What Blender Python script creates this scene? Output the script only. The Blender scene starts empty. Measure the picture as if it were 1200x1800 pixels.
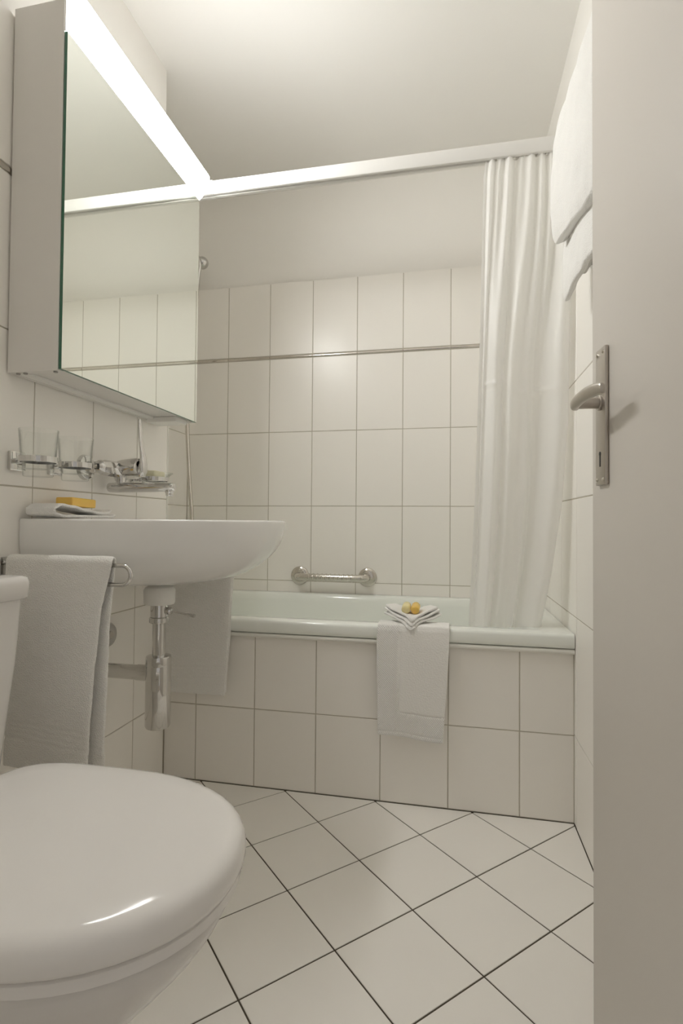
import bpy, bmesh, math, random
from mathutils import Vector, Matrix, noise

sc = bpy.context.scene
COL = sc.collection
random.seed(7)

# ------------------------------------------------------------------ camera
CAM_H = 0.847
YAW, PITCH, ROLL, FPX = 0.2046, 0.0206, 0.0082, 929.13
def cam_axes():
    fwd = Vector((-math.sin(YAW), math.cos(YAW), 0)); right = Vector((math.cos(YAW), math.sin(YAW), 0)); up = Vector((0, 0, 1))
    f2 = fwd*math.cos(PITCH) + up*math.sin(PITCH); u2 = -fwd*math.sin(PITCH) + up*math.cos(PITCH)
    r3 = right*math.cos(ROLL) + u2*math.sin(ROLL); u3 = -right*math.sin(ROLL) + u2*math.cos(ROLL)
    return r3, u3, f2
r3, u3, f2 = cam_axes()
cd = bpy.data.cameras.new('camera'); cam = bpy.data.objects.new('camera', cd); COL.objects.link(cam)
cd.sensor_fit = 'HORIZONTAL'; cd.sensor_width = 36.0; cd.lens = FPX/1200*36.0; cd.clip_start = 0.02
M = Matrix.Identity(4)
for i in range(3):
    M[i][0] = r3[i]; M[i][1] = u3[i]; M[i][2] = -f2[i]
M[2][3] = CAM_H
cam.matrix_world = M
sc.camera = cam

# ------------------------------------------------------------------ world (light of the hall behind the open door), exposure
w = bpy.data.worlds.new('world'); sc.world = w; w.use_nodes = True
bg = w.node_tree.nodes['Background']; bg.inputs[0].default_value = (1.0, 0.95, 0.89, 1); bg.inputs[1].default_value = 0.125
LAMP_STRENGTH = 15.0
vs = sc.view_settings
vs.view_transform = 'Standard'; vs.look = 'None'; vs.exposure = 1.74; vs.gamma = 1.0; vs.use_curve_mapping = False
sc.cycles.max_bounces = 12; sc.cycles.diffuse_bounces = 10; sc.cycles.glossy_bounces = 6; sc.cycles.transmission_bounces = 6; sc.cycles.use_adaptive_sampling = True; sc.cycles.adaptive_threshold = 0.02

# ------------------------------------------------------------------ materials
def mat(name, col, rough=0.5, metal=0.0, spec=0.5, bump=None, var=None, **kw):
    m = bpy.data.materials.new(name); m.use_nodes = True
    nt = m.node_tree; b = nt.nodes['Principled BSDF']
    b.inputs['Base Color'].default_value = (*col, 1); b.inputs['Roughness'].default_value = rough
    b.inputs['Metallic'].default_value = metal; b.inputs['Specular IOR Level'].default_value = spec
    for k, v in kw.items(): b.inputs[k.replace('_', ' ')].default_value = v
    if var or bump:
        tc = nt.nodes.new('ShaderNodeTexCoord')
    if var:                                            # (scale, amount): soft colour variation
        n = nt.nodes.new('ShaderNodeTexNoise'); n.inputs['Scale'].default_value = var[0]; n.inputs['Detail'].default_value = 4
        nt.links.new(tc.outputs['Object'], n.inputs['Vector'])
        mx = nt.nodes.new('ShaderNodeMix'); mx.data_type = 'RGBA'
        mx.inputs['A'].default_value = (*[c*(1-var[1]) for c in col], 1); mx.inputs['B'].default_value = (*[min(1, c*(1+var[1])) for c in col], 1)
        nt.links.new(n.outputs['Fac'], mx.inputs['Factor']); nt.links.new(mx.outputs['Result'], b.inputs['Base Color'])
    if bump:                                           # (scale, strength, distance)
        n2 = nt.nodes.new('ShaderNodeTexNoise'); n2.inputs['Scale'].default_value = bump[0]; n2.inputs['Detail'].default_value = 3
        nt.links.new(tc.outputs['Object'], n2.inputs['Vector'])
        bp = nt.nodes.new('ShaderNodeBump'); bp.inputs['Strength'].default_value = bump[1]; bp.inputs['Distance'].default_value = bump[2]
        nt.links.new(n2.outputs['Fac'], bp.inputs['Height']); nt.links.new(bp.outputs['Normal'], b.inputs['Normal'])
    return m

TILE = mat('wall_tile', (0.895, 0.870, 0.824), 0.30, var=(3, 0.012), bump=(14, 0.05, 0.004))
FTILE = mat('floor_tile', (0.90, 0.875, 0.83), 0.42, var=(5, 0.02), bump=(60, 0.04, 0.002))
GROUT = mat('wall_grout', (0.52, 0.485, 0.415), 0.9, var=(40, 0.1))
FGROUT = mat('floor_grout', (0.085, 0.07, 0.05), 0.9, var=(40, 0.15))
PLASTER = mat('plaster', (0.88, 0.862, 0.825), 0.85, bump=(90, 0.06, 0.002))
CEIL = mat('ceiling_paint', (0.87, 0.858, 0.83), 0.9, bump=(120, 0.04, 0.002))
DOORM = mat('door_paint', (0.635, 0.60, 0.555), 0.42, bump=(160, 0.03, 0.001))
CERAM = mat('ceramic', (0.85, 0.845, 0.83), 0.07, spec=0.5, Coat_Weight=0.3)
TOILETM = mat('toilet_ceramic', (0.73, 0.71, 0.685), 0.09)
SEATM = mat('seat_plastic', (0.82, 0.80, 0.775), 0.12)
ENAMEL = mat('mint_enamel', (0.855, 0.88, 0.835), 0.12)
CHROME = mat('chrome', (0.66, 0.65, 0.63), 0.06, 1.0)
STEEL = mat('brushed_steel', (0.52, 0.485, 0.44), 0.33, 1.0, bump=(400, 0.06, 0.0005))
SATIN = mat('satin_steel', (0.66, 0.63, 0.58), 0.16, 1.0)
MIRROR = mat('mirror', (0.90, 0.925, 0.875), 0.0, 1.0)
GREEN = mat('glass_edge', (0.03, 0.13, 0.075), 0.12, spec=0.6)
CABM = mat('cabinet_white', (0.74, 0.72, 0.69), 0.35)
WHITEP = mat('white_plastic', (0.80, 0.79, 0.76), 0.35)
RAILM = mat('rail_white', (0.74, 0.73, 0.705), 0.3)
GREYP = mat('grey_plastic', (0.33, 0.32, 0.30), 0.4)
BLACK = mat('black', (0.012, 0.011, 0.010), 0.4)
SEAL = mat('silicone', (0.80, 0.79, 0.74), 0.4)
GLASS = bpy.data.materials.new('clear_glass'); GLASS.use_nodes = True
_g = GLASS.node_tree; _g.nodes.remove(_g.nodes['Principled BSDF'])
_t = _g.nodes.new('ShaderNodeBsdfTransparent'); _t.inputs[0].default_value = (0.99, 0.993, 0.99, 1)
_lw = _g.nodes.new('ShaderNodeLayerWeight'); _lw.inputs['Blend'].default_value = 0.5
_cr = _g.nodes.new('ShaderNodeValToRGB'); _g.links.new(_lw.outputs['Facing'], _cr.inputs[0]); _g.links.new(_cr.outputs[0], _t.inputs[0])
_cr.color_ramp.elements[0].position = 0.55; _cr.color_ramp.elements[0].color = (0.985, 0.99, 0.985, 1); _cr.color_ramp.elements[1].position = 0.97; _cr.color_ramp.elements[1].color = (0.66, 0.68, 0.66, 1)
_r = _g.nodes.new('ShaderNodeBsdfGlossy'); _r.inputs['Color'].default_value = (0.9, 0.9, 0.9, 1); _r.inputs['Roughness'].default_value = 0.02
_l = _g.nodes.new('ShaderNodeLayerWeight'); _l.inputs['Blend'].default_value = 0.5
_p = _g.nodes.new('ShaderNodeMath'); _p.operation = 'POWER'; _p.inputs[1].default_value = 4.0; _g.links.new(_l.outputs['Facing'], _p.inputs[0])
_f = _g.nodes.new('ShaderNodeMath'); _f.operation = 'MULTIPLY_ADD'; _f.inputs[1].default_value = 0.85; _f.inputs[2].default_value = 0.035; _g.links.new(_p.outputs[0], _f.inputs[0])
_m = _g.nodes.new('ShaderNodeMixShader')
_g.links.new(_f.outputs[0], _m.inputs[0]); _g.links.new(_t.outputs[0], _m.inputs[1]); _g.links.new(_r.outputs[0], _m.inputs[2])
_g.links.new(_m.outputs[0], _g.nodes['Material Output'].inputs['Surface'])
ORANGE = mat('orange_gel', (0.95, 0.63, 0.14), 0.25, Transmission_Weight=0.12, Subsurface_Weight=0.3, Subsurface_Radius=(0.02, 0.01, 0.003))
YELLOW = mat('yellow_gel', (0.95, 0.84, 0.45), 0.25, Transmission_Weight=0.15, Subsurface_Weight=0.3, Subsurface_Radius=(0.02, 0.015, 0.005))
SOAPM = mat('cream_soap', (0.80, 0.76, 0.55), 0.4)
WOODF = mat('hall_floor', (0.42, 0.36, 0.29), 0.5, var=(6, 0.15))

def terry(name, col, scale=420, strength=0.55, dist=0.0035):
    m = mat(name, col, 0.95, spec=0.1, Sheen_Weight=0.25, Sheen_Roughness=0.6)
    nt = m.node_tree; b = nt.nodes['Principled BSDF']
    tc = nt.nodes.new('ShaderNodeTexCoord')
    v = nt.nodes.new('ShaderNodeTexVoronoi'); v.inputs['Scale'].default_value = scale
    n = nt.nodes.new('ShaderNodeTexNoise'); n.inputs['Scale'].default_value = scale*0.22; n.inputs['Detail'].default_value = 4
    ad = nt.nodes.new('ShaderNodeMath'); ad.operation = 'ADD'
    nt.links.new(tc.outputs['Object'], v.inputs['Vector']); nt.links.new(tc.outputs['Object'], n.inputs['Vector'])
    nt.links.new(v.outputs['Distance'], ad.inputs[0]); nt.links.new(n.outputs['Fac'], ad.inputs[1])
    bp = nt.nodes.new('ShaderNodeBump'); bp.inputs['Strength'].default_value = strength; bp.inputs['Distance'].default_value = dist
    nt.links.new(ad.outputs[0], bp.inputs['Height']); nt.links.new(bp.outputs['Normal'], b.inputs['Normal'])
    return m
TERRY = terry('terry_cloth', (0.86, 0.85, 0.82))
TERRYW = terry('terry_white', (0.90, 0.89, 0.865))

def mat_mat():      # bath mat: fine diagonal dots on the border, plain weave inside (woven relief along the UVs)
    m = mat('bath_mat_weave', (0.86, 0.85, 0.825), 0.95, spec=0.1, Sheen_Weight=0.2)
    nt = m.node_tree; b = nt.nodes['Principled BSDF']
    uv = nt.nodes.new('ShaderNodeUVMap'); uv.uv_map = 'UVMap'
    mp = nt.nodes.new('ShaderNodeMapping'); mp.inputs['Rotation'].default_value = (0, 0, math.radians(45)); mp.inputs['Scale'].default_value = (1, 1, 1)
    nt.links.new(uv.outputs['UV'], mp.inputs['Vector'])
    ch = nt.nodes.new('ShaderNodeTexVoronoi'); ch.inputs['Scale'].default_value = 200; ch.inputs['Randomness'].default_value = 0.15
    nt.links.new(mp.outputs['Vector'], ch.inputs['Vector'])
    n = nt.nodes.new('ShaderNodeTexNoise'); n.inputs['Scale'].default_value = 220; n.inputs['Detail'].default_value = 3
    nt.links.new(uv.outputs['UV'], n.inputs['Vector'])
    sx = nt.nodes.new('ShaderNodeSeparateXYZ'); nt.links.new(uv.outputs['UV'], sx.inputs[0])
    g1 = nt.nodes.new('ShaderNodeMath'); g1.operation = 'GREATER_THAN'; g1.inputs[1].default_value = 0.067; nt.links.new(sx.outputs['X'], g1.inputs[0])
    g2 = nt.nodes.new('ShaderNodeMath'); g2.operation = 'GREATER_THAN'; g2.inputs[1].default_value = 0.075; nt.links.new(sx.outputs['Y'], g2.inputs[0])
    ins = nt.nodes.new('ShaderNodeMath'); ins.operation = 'MULTIPLY'; nt.links.new(g1.outputs[0], ins.inputs[0]); nt.links.new(g2.outputs[0], ins.inputs[1])
    mx = nt.nodes.new('ShaderNodeMix'); mx.data_type = 'FLOAT'
    nt.links.new(ins.outputs[0], mx.inputs['Factor'])
    inv = nt.nodes.new('ShaderNodeMath'); inv.operation = 'MULTIPLY_ADD'; inv.inputs[1].default_value = -0.8; inv.inputs[2].default_value = 1.0
    nt.links.new(ch.outputs['Distance'], inv.inputs[0]); nt.links.new(inv.outputs[0], mx.inputs['A'])
    sc2 = nt.nodes.new('ShaderNodeMath'); sc2.operation = 'MULTIPLY'; sc2.inputs[1].default_value = 0.5
    nt.links.new(n.outputs['Fac'], sc2.inputs[0]); nt.links.new(sc2.outputs[0], mx.inputs['B'])
    bp = nt.nodes.new('ShaderNodeBump'); bp.inputs['Strength'].default_value = 1.0; bp.inputs['Distance'].default_value = 0.0035
    nt.links.new(mx.outputs['Result'], bp.inputs['Height']); nt.links.new(bp.outputs['Normal'], b.inputs['Normal'])
    return m
MATM = mat_mat()

def curtain_mat():
    m = bpy.data.materials.new('curtain_fabric'); m.use_nodes = True
    nt = m.node_tree; b = nt.nodes['Principled BSDF']; out = nt.nodes['Material Output']
    b.inputs['Base Color'].default_value = (0.965, 0.96, 0.945, 1); b.inputs['Roughness'].default_value = 0.42; b.inputs['Specular IOR Level'].default_value = 0.35
    tc = nt.nodes.new('ShaderNodeTexCoord'); mp = nt.nodes.new('ShaderNodeMapping'); mp.inputs['Scale'].default_value = (1, 1, 0.02)
    nt.links.new(tc.outputs['Object'], mp.inputs['Vector'])
    n = nt.nodes.new('ShaderNodeTexNoise'); n.inputs['Scale'].default_value = 260; n.inputs['Detail'].default_value = 2
    nt.links.new(mp.outputs['Vector'], n.inputs['Vector'])
    bp = nt.nodes.new('ShaderNodeBump'); bp.inputs['Strength'].default_value = 0.03; bp.inputs['Distance'].default_value = 0.001
    nt.links.new(n.outputs['Fac'], bp.inputs['Height']); nt.links.new(bp.outputs['Normal'], b.inputs['Normal'])
    t = nt.nodes.new('ShaderNodeBsdfTranslucent'); t.inputs['Color'].default_value = (0.965, 0.96, 0.945, 1)
    mx = nt.nodes.new('ShaderNodeMixShader'); mx.inputs[0].default_value = 0.48
    nt.links.new(b.outputs[0], mx.inputs[1]); nt.links.new(t.outputs[0], mx.inputs[2]); nt.links.new(mx.outputs[0], out.inputs['Surface'])
    return m
CURTAIN = curtain_mat()

LAMP = bpy.data.materials.new('lamp_glow'); LAMP.use_nodes = True
_nt = LAMP.node_tree; _nt.nodes.remove(_nt.nodes['Principled BSDF'])
_e = _nt.nodes.new('ShaderNodeEmission'); _e.inputs[0].default_value = (1.0, 0.995, 0.973, 1); _e.inputs[1].default_value = LAMP_STRENGTH
_nt.links.new(_e.outputs[0], _nt.nodes['Material Output'].inputs['Surface'])

LAMPT = LAMP.copy(); LAMPT.name = 'lamp_glow_top'
for _n in LAMPT.node_tree.nodes:
    if _n.type == 'EMISSION': _n.inputs[1].default_value = LAMP_STRENGTH*0.20

# ------------------------------------------------------------------ helpers
def origin_of(o):
    v = Vector((0, 0, 0))
    while o is not None:
        v += o.location; o = o.parent
    return v
def tag(o, label=None, cat=None, group=None, kind=None):
    if label: o['label'] = label
    if cat: o['category'] = cat
    if group: o['group'] = group
    if kind: o['kind'] = kind
    return o
def thing(name, loc, label, cat, group=None):
    o = bpy.data.objects.new(name, None); COL.objects.link(o); o.location = loc; o.empty_display_size = 0.05
    return tag(o, label, cat, group)
def link(name, me, m, parent=None, smooth=True, base=None, auto=35):
    """me holds world coordinates; base = origin for a top-level mesh"""
    off = origin_of(parent) if parent else Vector(base or (0, 0, 0))
    if off.length > 0: me.transform(Matrix.Translation(-off))
    me.name = name
    if m: me.materials.append(m)
    o = bpy.data.objects.new(name, me); COL.objects.link(o)
    if parent: o.parent = parent
    elif base: o.location = base
    if smooth:
        me.polygons.foreach_set('use_smooth', [True]*len(me.polygons))
        if auto:
            import math as _m
            b = bmesh.new(); b.from_mesh(me)
            for e in b.edges:
                if len(e.link_faces) == 2 and e.calc_face_angle(0) > _m.radians(auto): e.smooth = False
            b.to_mesh(me); b.free()
    return o
def bm_mesh(bm, recalc=True):
    if recalc: bmesh.ops.recalc_face_normals(bm, faces=bm.faces)
    me = bpy.data.meshes.new('m'); bm.to_mesh(me); bm.free(); return me
def pyd(verts, faces, recalc=True):
    bm = bmesh.new(); vs_ = [bm.verts.new(v) for v in verts]
    for f in faces:
        try: bm.faces.new([vs_[i] for i in f])
        except ValueError: pass
    return bm_mesh(bm, recalc)
def box_bm(bm, x0, x1, y0, y1, z0, z1, bev=0, seg=2, rot=None, edges=None):
    b2 = bmesh.new()
    bmesh.ops.create_cube(b2, size=1)
    bmesh.ops.scale(b2, vec=(x1-x0, y1-y0, z1-z0), verts=b2.verts)
    bmesh.ops.translate(b2, vec=((x0+x1)/2, (y0+y1)/2, (z0+z1)/2), verts=b2.verts)
    if bev: bmesh.ops.bevel(b2, geom=b2.edges[:], offset=bev, segments=seg, affect='EDGES', profile=0.6)
    if rot: bmesh.ops.transform(b2, matrix=rot, verts=b2.verts)
    me = bpy.data.meshes.new('t'); b2.to_mesh(me); b2.free(); bm.from_mesh(me); bpy.data.meshes.remove(me)
def box(name, x0, x1, y0, y1, z0, z1, m, parent=None, bev=0.0, seg=2, base=None, rot=None, smooth=True):
    bm = bmesh.new(); box_bm(bm, x0, x1, y0, y1, z0, z1, bev, seg, rot)
    return link(name, bm_mesh(bm), m, parent, smooth and bev > 0, base)
def frames(pts, closed=False):
    n = len(pts); T = []
    for i in range(n):
        a = pts[i-1] if (i > 0 or closed) else pts[i]; c = pts[(i+1) % n] if (i < n-1 or closed) else pts[i]
        T.append((c-a).normalized())
    ref = Vector((0, 0, 1)) if abs(T[0].z) < 0.9 else Vector((1, 0, 0))
    N = [(ref - T[0]*ref.dot(T[0])).normalized()]
    for i in range(1, n):
        v = N[-1] - T[i]*N[-1].dot(T[i]); N.append(v.normalized())
    return T, N
def tube_bm(bm, pts, r, segs=16, caps=True, sx=1.0, closed=False):
    pts = [Vector(p) for p in pts]; T, N = frames(pts, closed); rings = []
    for i, p in enumerate(pts):
        rr = r[i] if isinstance(r, (list, tuple)) else r
        B = T[i].cross(N[i]); ring = []
        for k in range(segs):
            a = 2*math.pi*k/segs
            ring.append(bm.verts.new(p + N[i]*(math.cos(a)*rr) + B*(math.sin(a)*rr*sx)))
        rings.append(ring)
    m_ = len(rings)
    for i in range(m_ if closed else m_-1):
        A, Bq = rings[i], rings[(i+1) % m_]
        for k in range(segs): bm.faces.new((A[k], A[(k+1) % segs], Bq[(k+1) % segs], Bq[k]))
    if caps and not closed:
        bm.faces.new(rings[0][::-1]); bm.faces.new(rings[-1])
def tube(name, pts, r, m, parent=None, segs=16, base=None, caps=True, sx=1.0, closed=False):
    bm = bmesh.new(); tube_bm(bm, pts, r, segs, caps, sx, closed); return link(name, bm_mesh(bm), m, parent, True, base)
def lathe_bm(bm, prof, org, axis=(0, 0, 1), segs=32):
    """prof: (r, h) along axis from org; r=0 closes to a point"""
    ax = Vector(axis).normalized(); ref = Vector((1, 0, 0)) if abs(ax.x) < 0.9 else Vector((0, 1, 0))
    U = (ref - ax*ref.dot(ax)).normalized(); V = ax.cross(U); O = Vector(org); prev = None
    for r, h in prof:
        if r < 1e-6: ring = [bm.verts.new(O + ax*h)]
        else: ring = [bm.verts.new(O + ax*h + U*(math.cos(2*math.pi*k/segs)*r) + V*(math.sin(2*math.pi*k/segs)*r)) for k in range(segs)]
        if prev is not None:
            if len(prev) == 1 and len(ring) > 1:
                for k in range(segs): bm.faces.new((prev[0], ring[k], ring[(k+1) % segs]))
            elif len(ring) == 1 and len(prev) > 1:
                for k in range(segs): bm.faces.new((prev[k], ring[0], prev[(k+1) % segs]))
            elif len(ring) > 1:
                for k in range(segs): bm.faces.new((prev[k], prev[(k+1) % segs], ring[(k+1) % segs], ring[k]))
        prev = ring
def lathe(name, prof, org, m, parent=None, axis=(0, 0, 1), segs=32, base=None):
    bm = bmesh.new(); lathe_bm(bm, prof, org, axis, segs); return link(name, bm_mesh(bm), m, parent, True, base)
def loft(name, rings, m, parent=None, base=None, cap0=True, cap1=True, auto=40, sub=0):
    bm = bmesh.new(); R = [[bm.verts.new(p) for p in r] for r in rings]; n = len(R[0])
    for i in range(len(R)-1):
        for k in range(n): bm.faces.new((R[i][k], R[i][(k+1) % n], R[i+1][(k+1) % n], R[i+1][k]))
    if cap0: bm.faces.new(R[0][::-1])
    if cap1: bm.faces.new(R[-1])
    o = link(name, bm_mesh(bm), m, parent, True, base, auto)
    if sub:
        s = o.modifiers.new('s', 'SUBSURF'); s.levels = sub; s.render_levels = sub
    return o
def sheet(name, fn, nu, nv, thick, m, parent=None, base=None, sub=1, uv=None, noise_amp=0.0, nscale=14, offset=0.0):
    """a cloth: fn(u, v) -> point, thickened"""
    verts, faces = [], []
    for j in range(nv+1):
        for i in range(nu+1):
            p = Vector(fn(i/nu, j/nv))
            if noise_amp: p += noise.noise_vector(p*nscale)*noise_amp
            verts.append(p)
    for j in range(nv):
        for i in range(nu):
            a = j*(nu+1)+i; faces.append((a, a+1, a+nu+2, a+nu+1))
    me = pyd(verts, faces)
    if uv:
        L = me.uv_layers.new(name='UVMap')
        for lp in me.loops:
            vi = lp.vertex_index; L.data[lp.index].uv = uv((vi % (nu+1))/nu, (vi//(nu+1))/nv)
    o = link(name, me, m, parent, True, base, 0)
    if thick:
        s = o.modifiers.new('t', 'SOLIDIFY'); s.thickness = thick; s.offset = offset
    if sub:
        s2 = o.modifiers.new('s', 'SUBSURF'); s2.levels = sub; s2.render_levels = sub
    return o
def lerp(a, b, t): return a+(b-a)*t
def interp(tab, x):
    if x <= tab[0][0]: return tab[0][1]
    for (a, b), (c, d) in zip(tab, tab[1:]):
        if x <= c: return b+(d-b)*(x-a)/(c-a)
    return tab[-1][1]
def smooth_path(pts, n=8):
    """Catmull-Rom through pts"""
    P = [Vector(p) for p in pts]; P = [P[0]*2-P[1]] + P + [P[-1]*2-P[-2]]; out = []
    for i in range(1, len(P)-2):
        for k in range(n):
            t = k/n; a, b, c, d = P[i-1], P[i], P[i+1], P[i+2]
            out.append(0.5*((2*b)+(c-a)*t+(2*a-5*b+4*c-d)*t*t+(3*b-a-3*c+d)*t**3))
    out.append(P[-2]); return out

# ------------------------------------------------------------------ the room
XL, XR, YF, YB = -0.9345, 0.3451, 1.6195, 2.293      # finished tile planes
XA = -1.221                                          # tub alcove's own left wall
ZC = 2.385; REC = 0.021                              # ceiling; plaster lies this far behind the tile face
J = 0.0032; TH = 0.0016                              # joint width, tile face above the grout
ROWS = [0.0, 0.2487, 0.585, 0.9213, 1.2576, 1.5939]; STRIP = (1.5939, 1.6087); ZTOP = 1.942
tile_cache = {}
def tile_mesh(wd, ht, th=TH, c=0.0009):
    k = (round(wd, 4), round(ht, 4), th)
    if k in tile_cache: return tile_cache[k]
    a, b = wd/2, ht/2
    V = [(-a, 0, -b), (a, 0, -b), (a, 0, b), (-a, 0, b),
         (-a, -th+c, -b), (a, -th+c, -b), (a, -th+c, b), (-a, -th+c, b),
         (-a+c, -th, -b+c), (a-c, -th, -b+c), (a-c, -th, b-c), (-a+c, -th, b-c)]
    F = [(8, 9, 10, 11)]
    for i in range(4):
        j = (i+1) % 4; F += [(i, j, j+4, i+4), (i+4, j+4, j+8, i+8)]
    F.append((3, 2, 1, 0))
    me = pyd(V, F); me.name = 'tile'; me.materials.append(TILE); tile_cache[k] = me; return me
def put_tiles(parent, rotz, place, us, rows, m=None):
    """place(u, z) -> world point on the grout plane; one object for each tile"""
    for u0, u1 in zip(us, us[1:]):
        for z0, z1 in rows:
            wd, ht = u1-u0-J, z1-z0-J
            if wd < 0.006 or ht < 0.006: continue
            o = bpy.data.objects.new('tile', tile_mesh(wd, ht)); COL.objects.link(o); o.parent = parent
            o.location = place((u0+u1)/2, (z0+z1)/2); o.rotation_euler = (random.gauss(0, 0.0009), random.gauss(0, 0.0004), rotz+random.gauss(0, 0.0009))
def row_pairs(z0=0.0):
    zs = [max(z0, z) for z in ROWS]; p = [(a, b) for a, b in zip(zs, zs[1:]) if b-a > 0.01]
    p.append((STRIP[1]+0.0005, ZTOP+J)); return p
def put_strip(parent, rotz, place, us):
    for u0, u1 in zip(us, us[1:]):
        L = u1-u0-0.002; bm = bmesh.new(); n = 7
        A = [bm.verts.new((-L/2, -0.0038*math.sin(math.pi*k/n)-0.0004, -0.0066*math.cos(math.pi*k/n))) for k in range(n+1)]
        B = [bm.verts.new((L/2, v.co.y, v.co.z)) for v in A]
        for k in range(n): bm.faces.new((A[k], A[k+1], B[k+1], B[k]))
        bm.faces.new(A[::-1]); bm.faces.new(B); bm.faces.new((A[0], B[0], B[-1], A[-1]))
        o = link('metal_strip', bm_mesh(bm), SATIN, parent, True, None, 40)
        o.location = place((u0+u1)/2, (STRIP[0]+STRIP[1])/2); o.rotation_euler = (0, 0, rotz)
def struct(o): return tag(o, kind='structure')

# floor: grout slab + diagonal tiles
floor = struct(box('floor', -1.30, 0.40, 0.10, YB+0.05, -0.12, -0.0016, FGROUT))
def clip_poly(poly, x0, x1, y0, y1):
    def cl(P, f, inter):
        out = []
        for i in range(len(P)):
            a, b = P[i-1], P[i]; fa, fb = f(a), f(b)
            if (fa >= 0) != (fb >= 0):
                t = fa/(fa-fb); out.append((a[0]+(b[0]-a[0])*t, a[1]+(b[1]-a[1])*t))
            if fb >= 0: out.append(b)
        return out
    for f in (lambda p: p[0]-x0, lambda p: x1-p[0], lambda p: p[1]-y0, lambda p: y1-p[1]):
        if len(poly) < 3: return []
        poly = cl(poly, f, None)
    return poly
GS, GX, GY, FJ = 0.2025, -0.7956, 1.3291, 0.0034
ca = math.cos(math.pi/4); full_floor = None
def floor_tile_mesh(poly, c=0.0008, th=0.0016):
    n = len(poly); cx = sum(p[0] for p in poly)/n; cy = sum(p[1] for p in poly)/n
    V = [(x-cx, y-cy, -th) for x, y in poly] + [(x-cx, y-cy, -c) for x, y in poly]
    for x, y in poly:
        d = math.hypot(x-cx, y-cy) or 1; V.append(((x-cx)*(1-1.2*c/d), (y-cy)*(1-1.2*c/d), 0))
    F = [tuple(range(2*n, 3*n)), tuple(range(n-1, -1, -1))]
    for i in range(n):
        j = (i+1) % n; F += [(i, j, j+n, i+n), (i+n, j+n, j+2*n, i+2*n)]
    me = pyd(V, F); me.name = 'floor_tile'; me.materials.append(FTILE); return me, (cx, cy)
for i in range(-9, 12):
    for j in range(-9, 14):
        u0, u1 = i*GS+FJ/2, (i+1)*GS-FJ/2; v0, v1 = j*GS+FJ/2, (j+1)*GS-FJ/2
        q = [(GX+ca*u+ca*v, GY+ca*u-ca*v) for u, v in ((u0, v0), (u1, v0), (u1, v1), (u0, v1))]
        pl = clip_poly(q, XL+0.002, XR-0.002, 0.12, YF-0.002)
        if len(pl) < 3: continue
        ar = abs(sum(pl[k-1][0]*pl[k][1]-pl[k][0]*pl[k-1][1] for k in range(len(pl))))/2
        if ar < 2e-5: continue
        if abs(ar-(GS-FJ)**2) < 1e-8:
            if full_floor is None: full_floor, c = floor_tile_mesh(pl)
            me, c = full_floor, (sum(p[0] for p in pl)/4, sum(p[1] for p in pl)/4)
        else: me, c = floor_tile_mesh(pl)
        o = bpy.data.objects.new('floor_tile', me); COL.objects.link(o); o.parent = floor; o.location = (c[0], c[1], random.uniform(-0.0001, 0.0001))

# ceiling
ceiling = struct(box('ceiling', -1.36, 0.50, 0.0, 2.45, ZC, ZC+0.1, CEIL))

# sink wall (a projecting shaft)
wall_left = struct(box('wall_left', -1.36, XL-REC, 0.10, 1.612, -0.1, ZC, PLASTER))
bed = box('tile_bed', XL-REC, XL-TH, 0.10, 1.6209, 0.0, ZTOP, GROUT, wall_left)
us = [0.10, 0.2236, 0.4269, 0.6302, 0.8335, 1.0368, 1.2401, 1.4434, 1.6165]
put_tiles(wall_left, math.pi/2, lambda u, z: (XL-TH, u, z), us, row_pairs())
put_strip(wall_left, math.pi/2, lambda u, z: (XL-TH, u, z), us)
box('corner_trim', XL-0.012, XL+0.0006, 1.6165, 1.6225, 0.54, ZTOP, SEAL, wall_left, 0.001)

# alcove's left wall, back wall, right wall
wall_alcove = struct(box('wall_alcove', -1.36, XA-REC, 1.612, 2.45, -0.1, ZC, PLASTER))
box('tile_bed', XA-REC, XA-TH, 1.625, YB+REC, 0.50, ZTOP, GROUT, wall_alcove)
us = [1.625, 1.6831, 1.8864, 2.0897, YB]
put_tiles(wall_alcove, math.pi/2, lambda u, z: (XA-TH, u, z), us, row_pairs(0.534))
put_strip(wall_alcove, math.pi/2, lambda u, z: (XA-TH, u, z), us)
wall_back = struct(box('wall_back', XA-REC, 0.50, YB+REC, 2.45, -0.1, ZC, PLASTER))
box('tile_bed', XA-TH, XR+REC, YB+TH, YB+REC, 0.50, ZTOP, GROUT, wall_back)
us = [XA] + [-1.0208+0.2033*k for k in range(7)] + [XR]
put_tiles(wall_back, 0, lambda u, z: (u, YB+TH, z), us, row_pairs(0.531))
put_strip(wall_back, 0, lambda u, z: (u, YB+TH, z), us)
wall_right = struct(box('wall_right', XR+REC, 0.50, 0.10, YB+REC, -0.1, ZC, PLASTER))
box('tile_bed', XR+TH, XR+REC, 0.56, YB+TH, 0.0, ZTOP, GROUT, wall_right)
us = [0.5734+0.2033*k for k in range(9)] + [YB]
put_tiles(wall_right, -math.pi/2, lambda u, z: (XR+TH, u, z), us, row_pairs())
put_strip(wall_right, -math.pi/2, lambda u, z: (XR+TH, u, z), us)

# front wall with the doorway the camera looks through, and the hall floor
bm = bmesh.new()
box_bm(bm, -1.36, -0.42, 0.0, 0.10, -0.1, ZC); box_bm(bm, -0.42, 0.50, 0.0, 0.10, 2.04, ZC); box_bm(bm, 0.335, 0.50, 0.0, 0.10, -0.1, 2.04)
wall_front = struct(link('wall_front', bm_mesh(bm), PLASTER, None, False))
hall = struct(box('floor_hall', -1.36, 0.50, -1.6, 0.10, -0.12, -0.004, WOODF))

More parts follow.
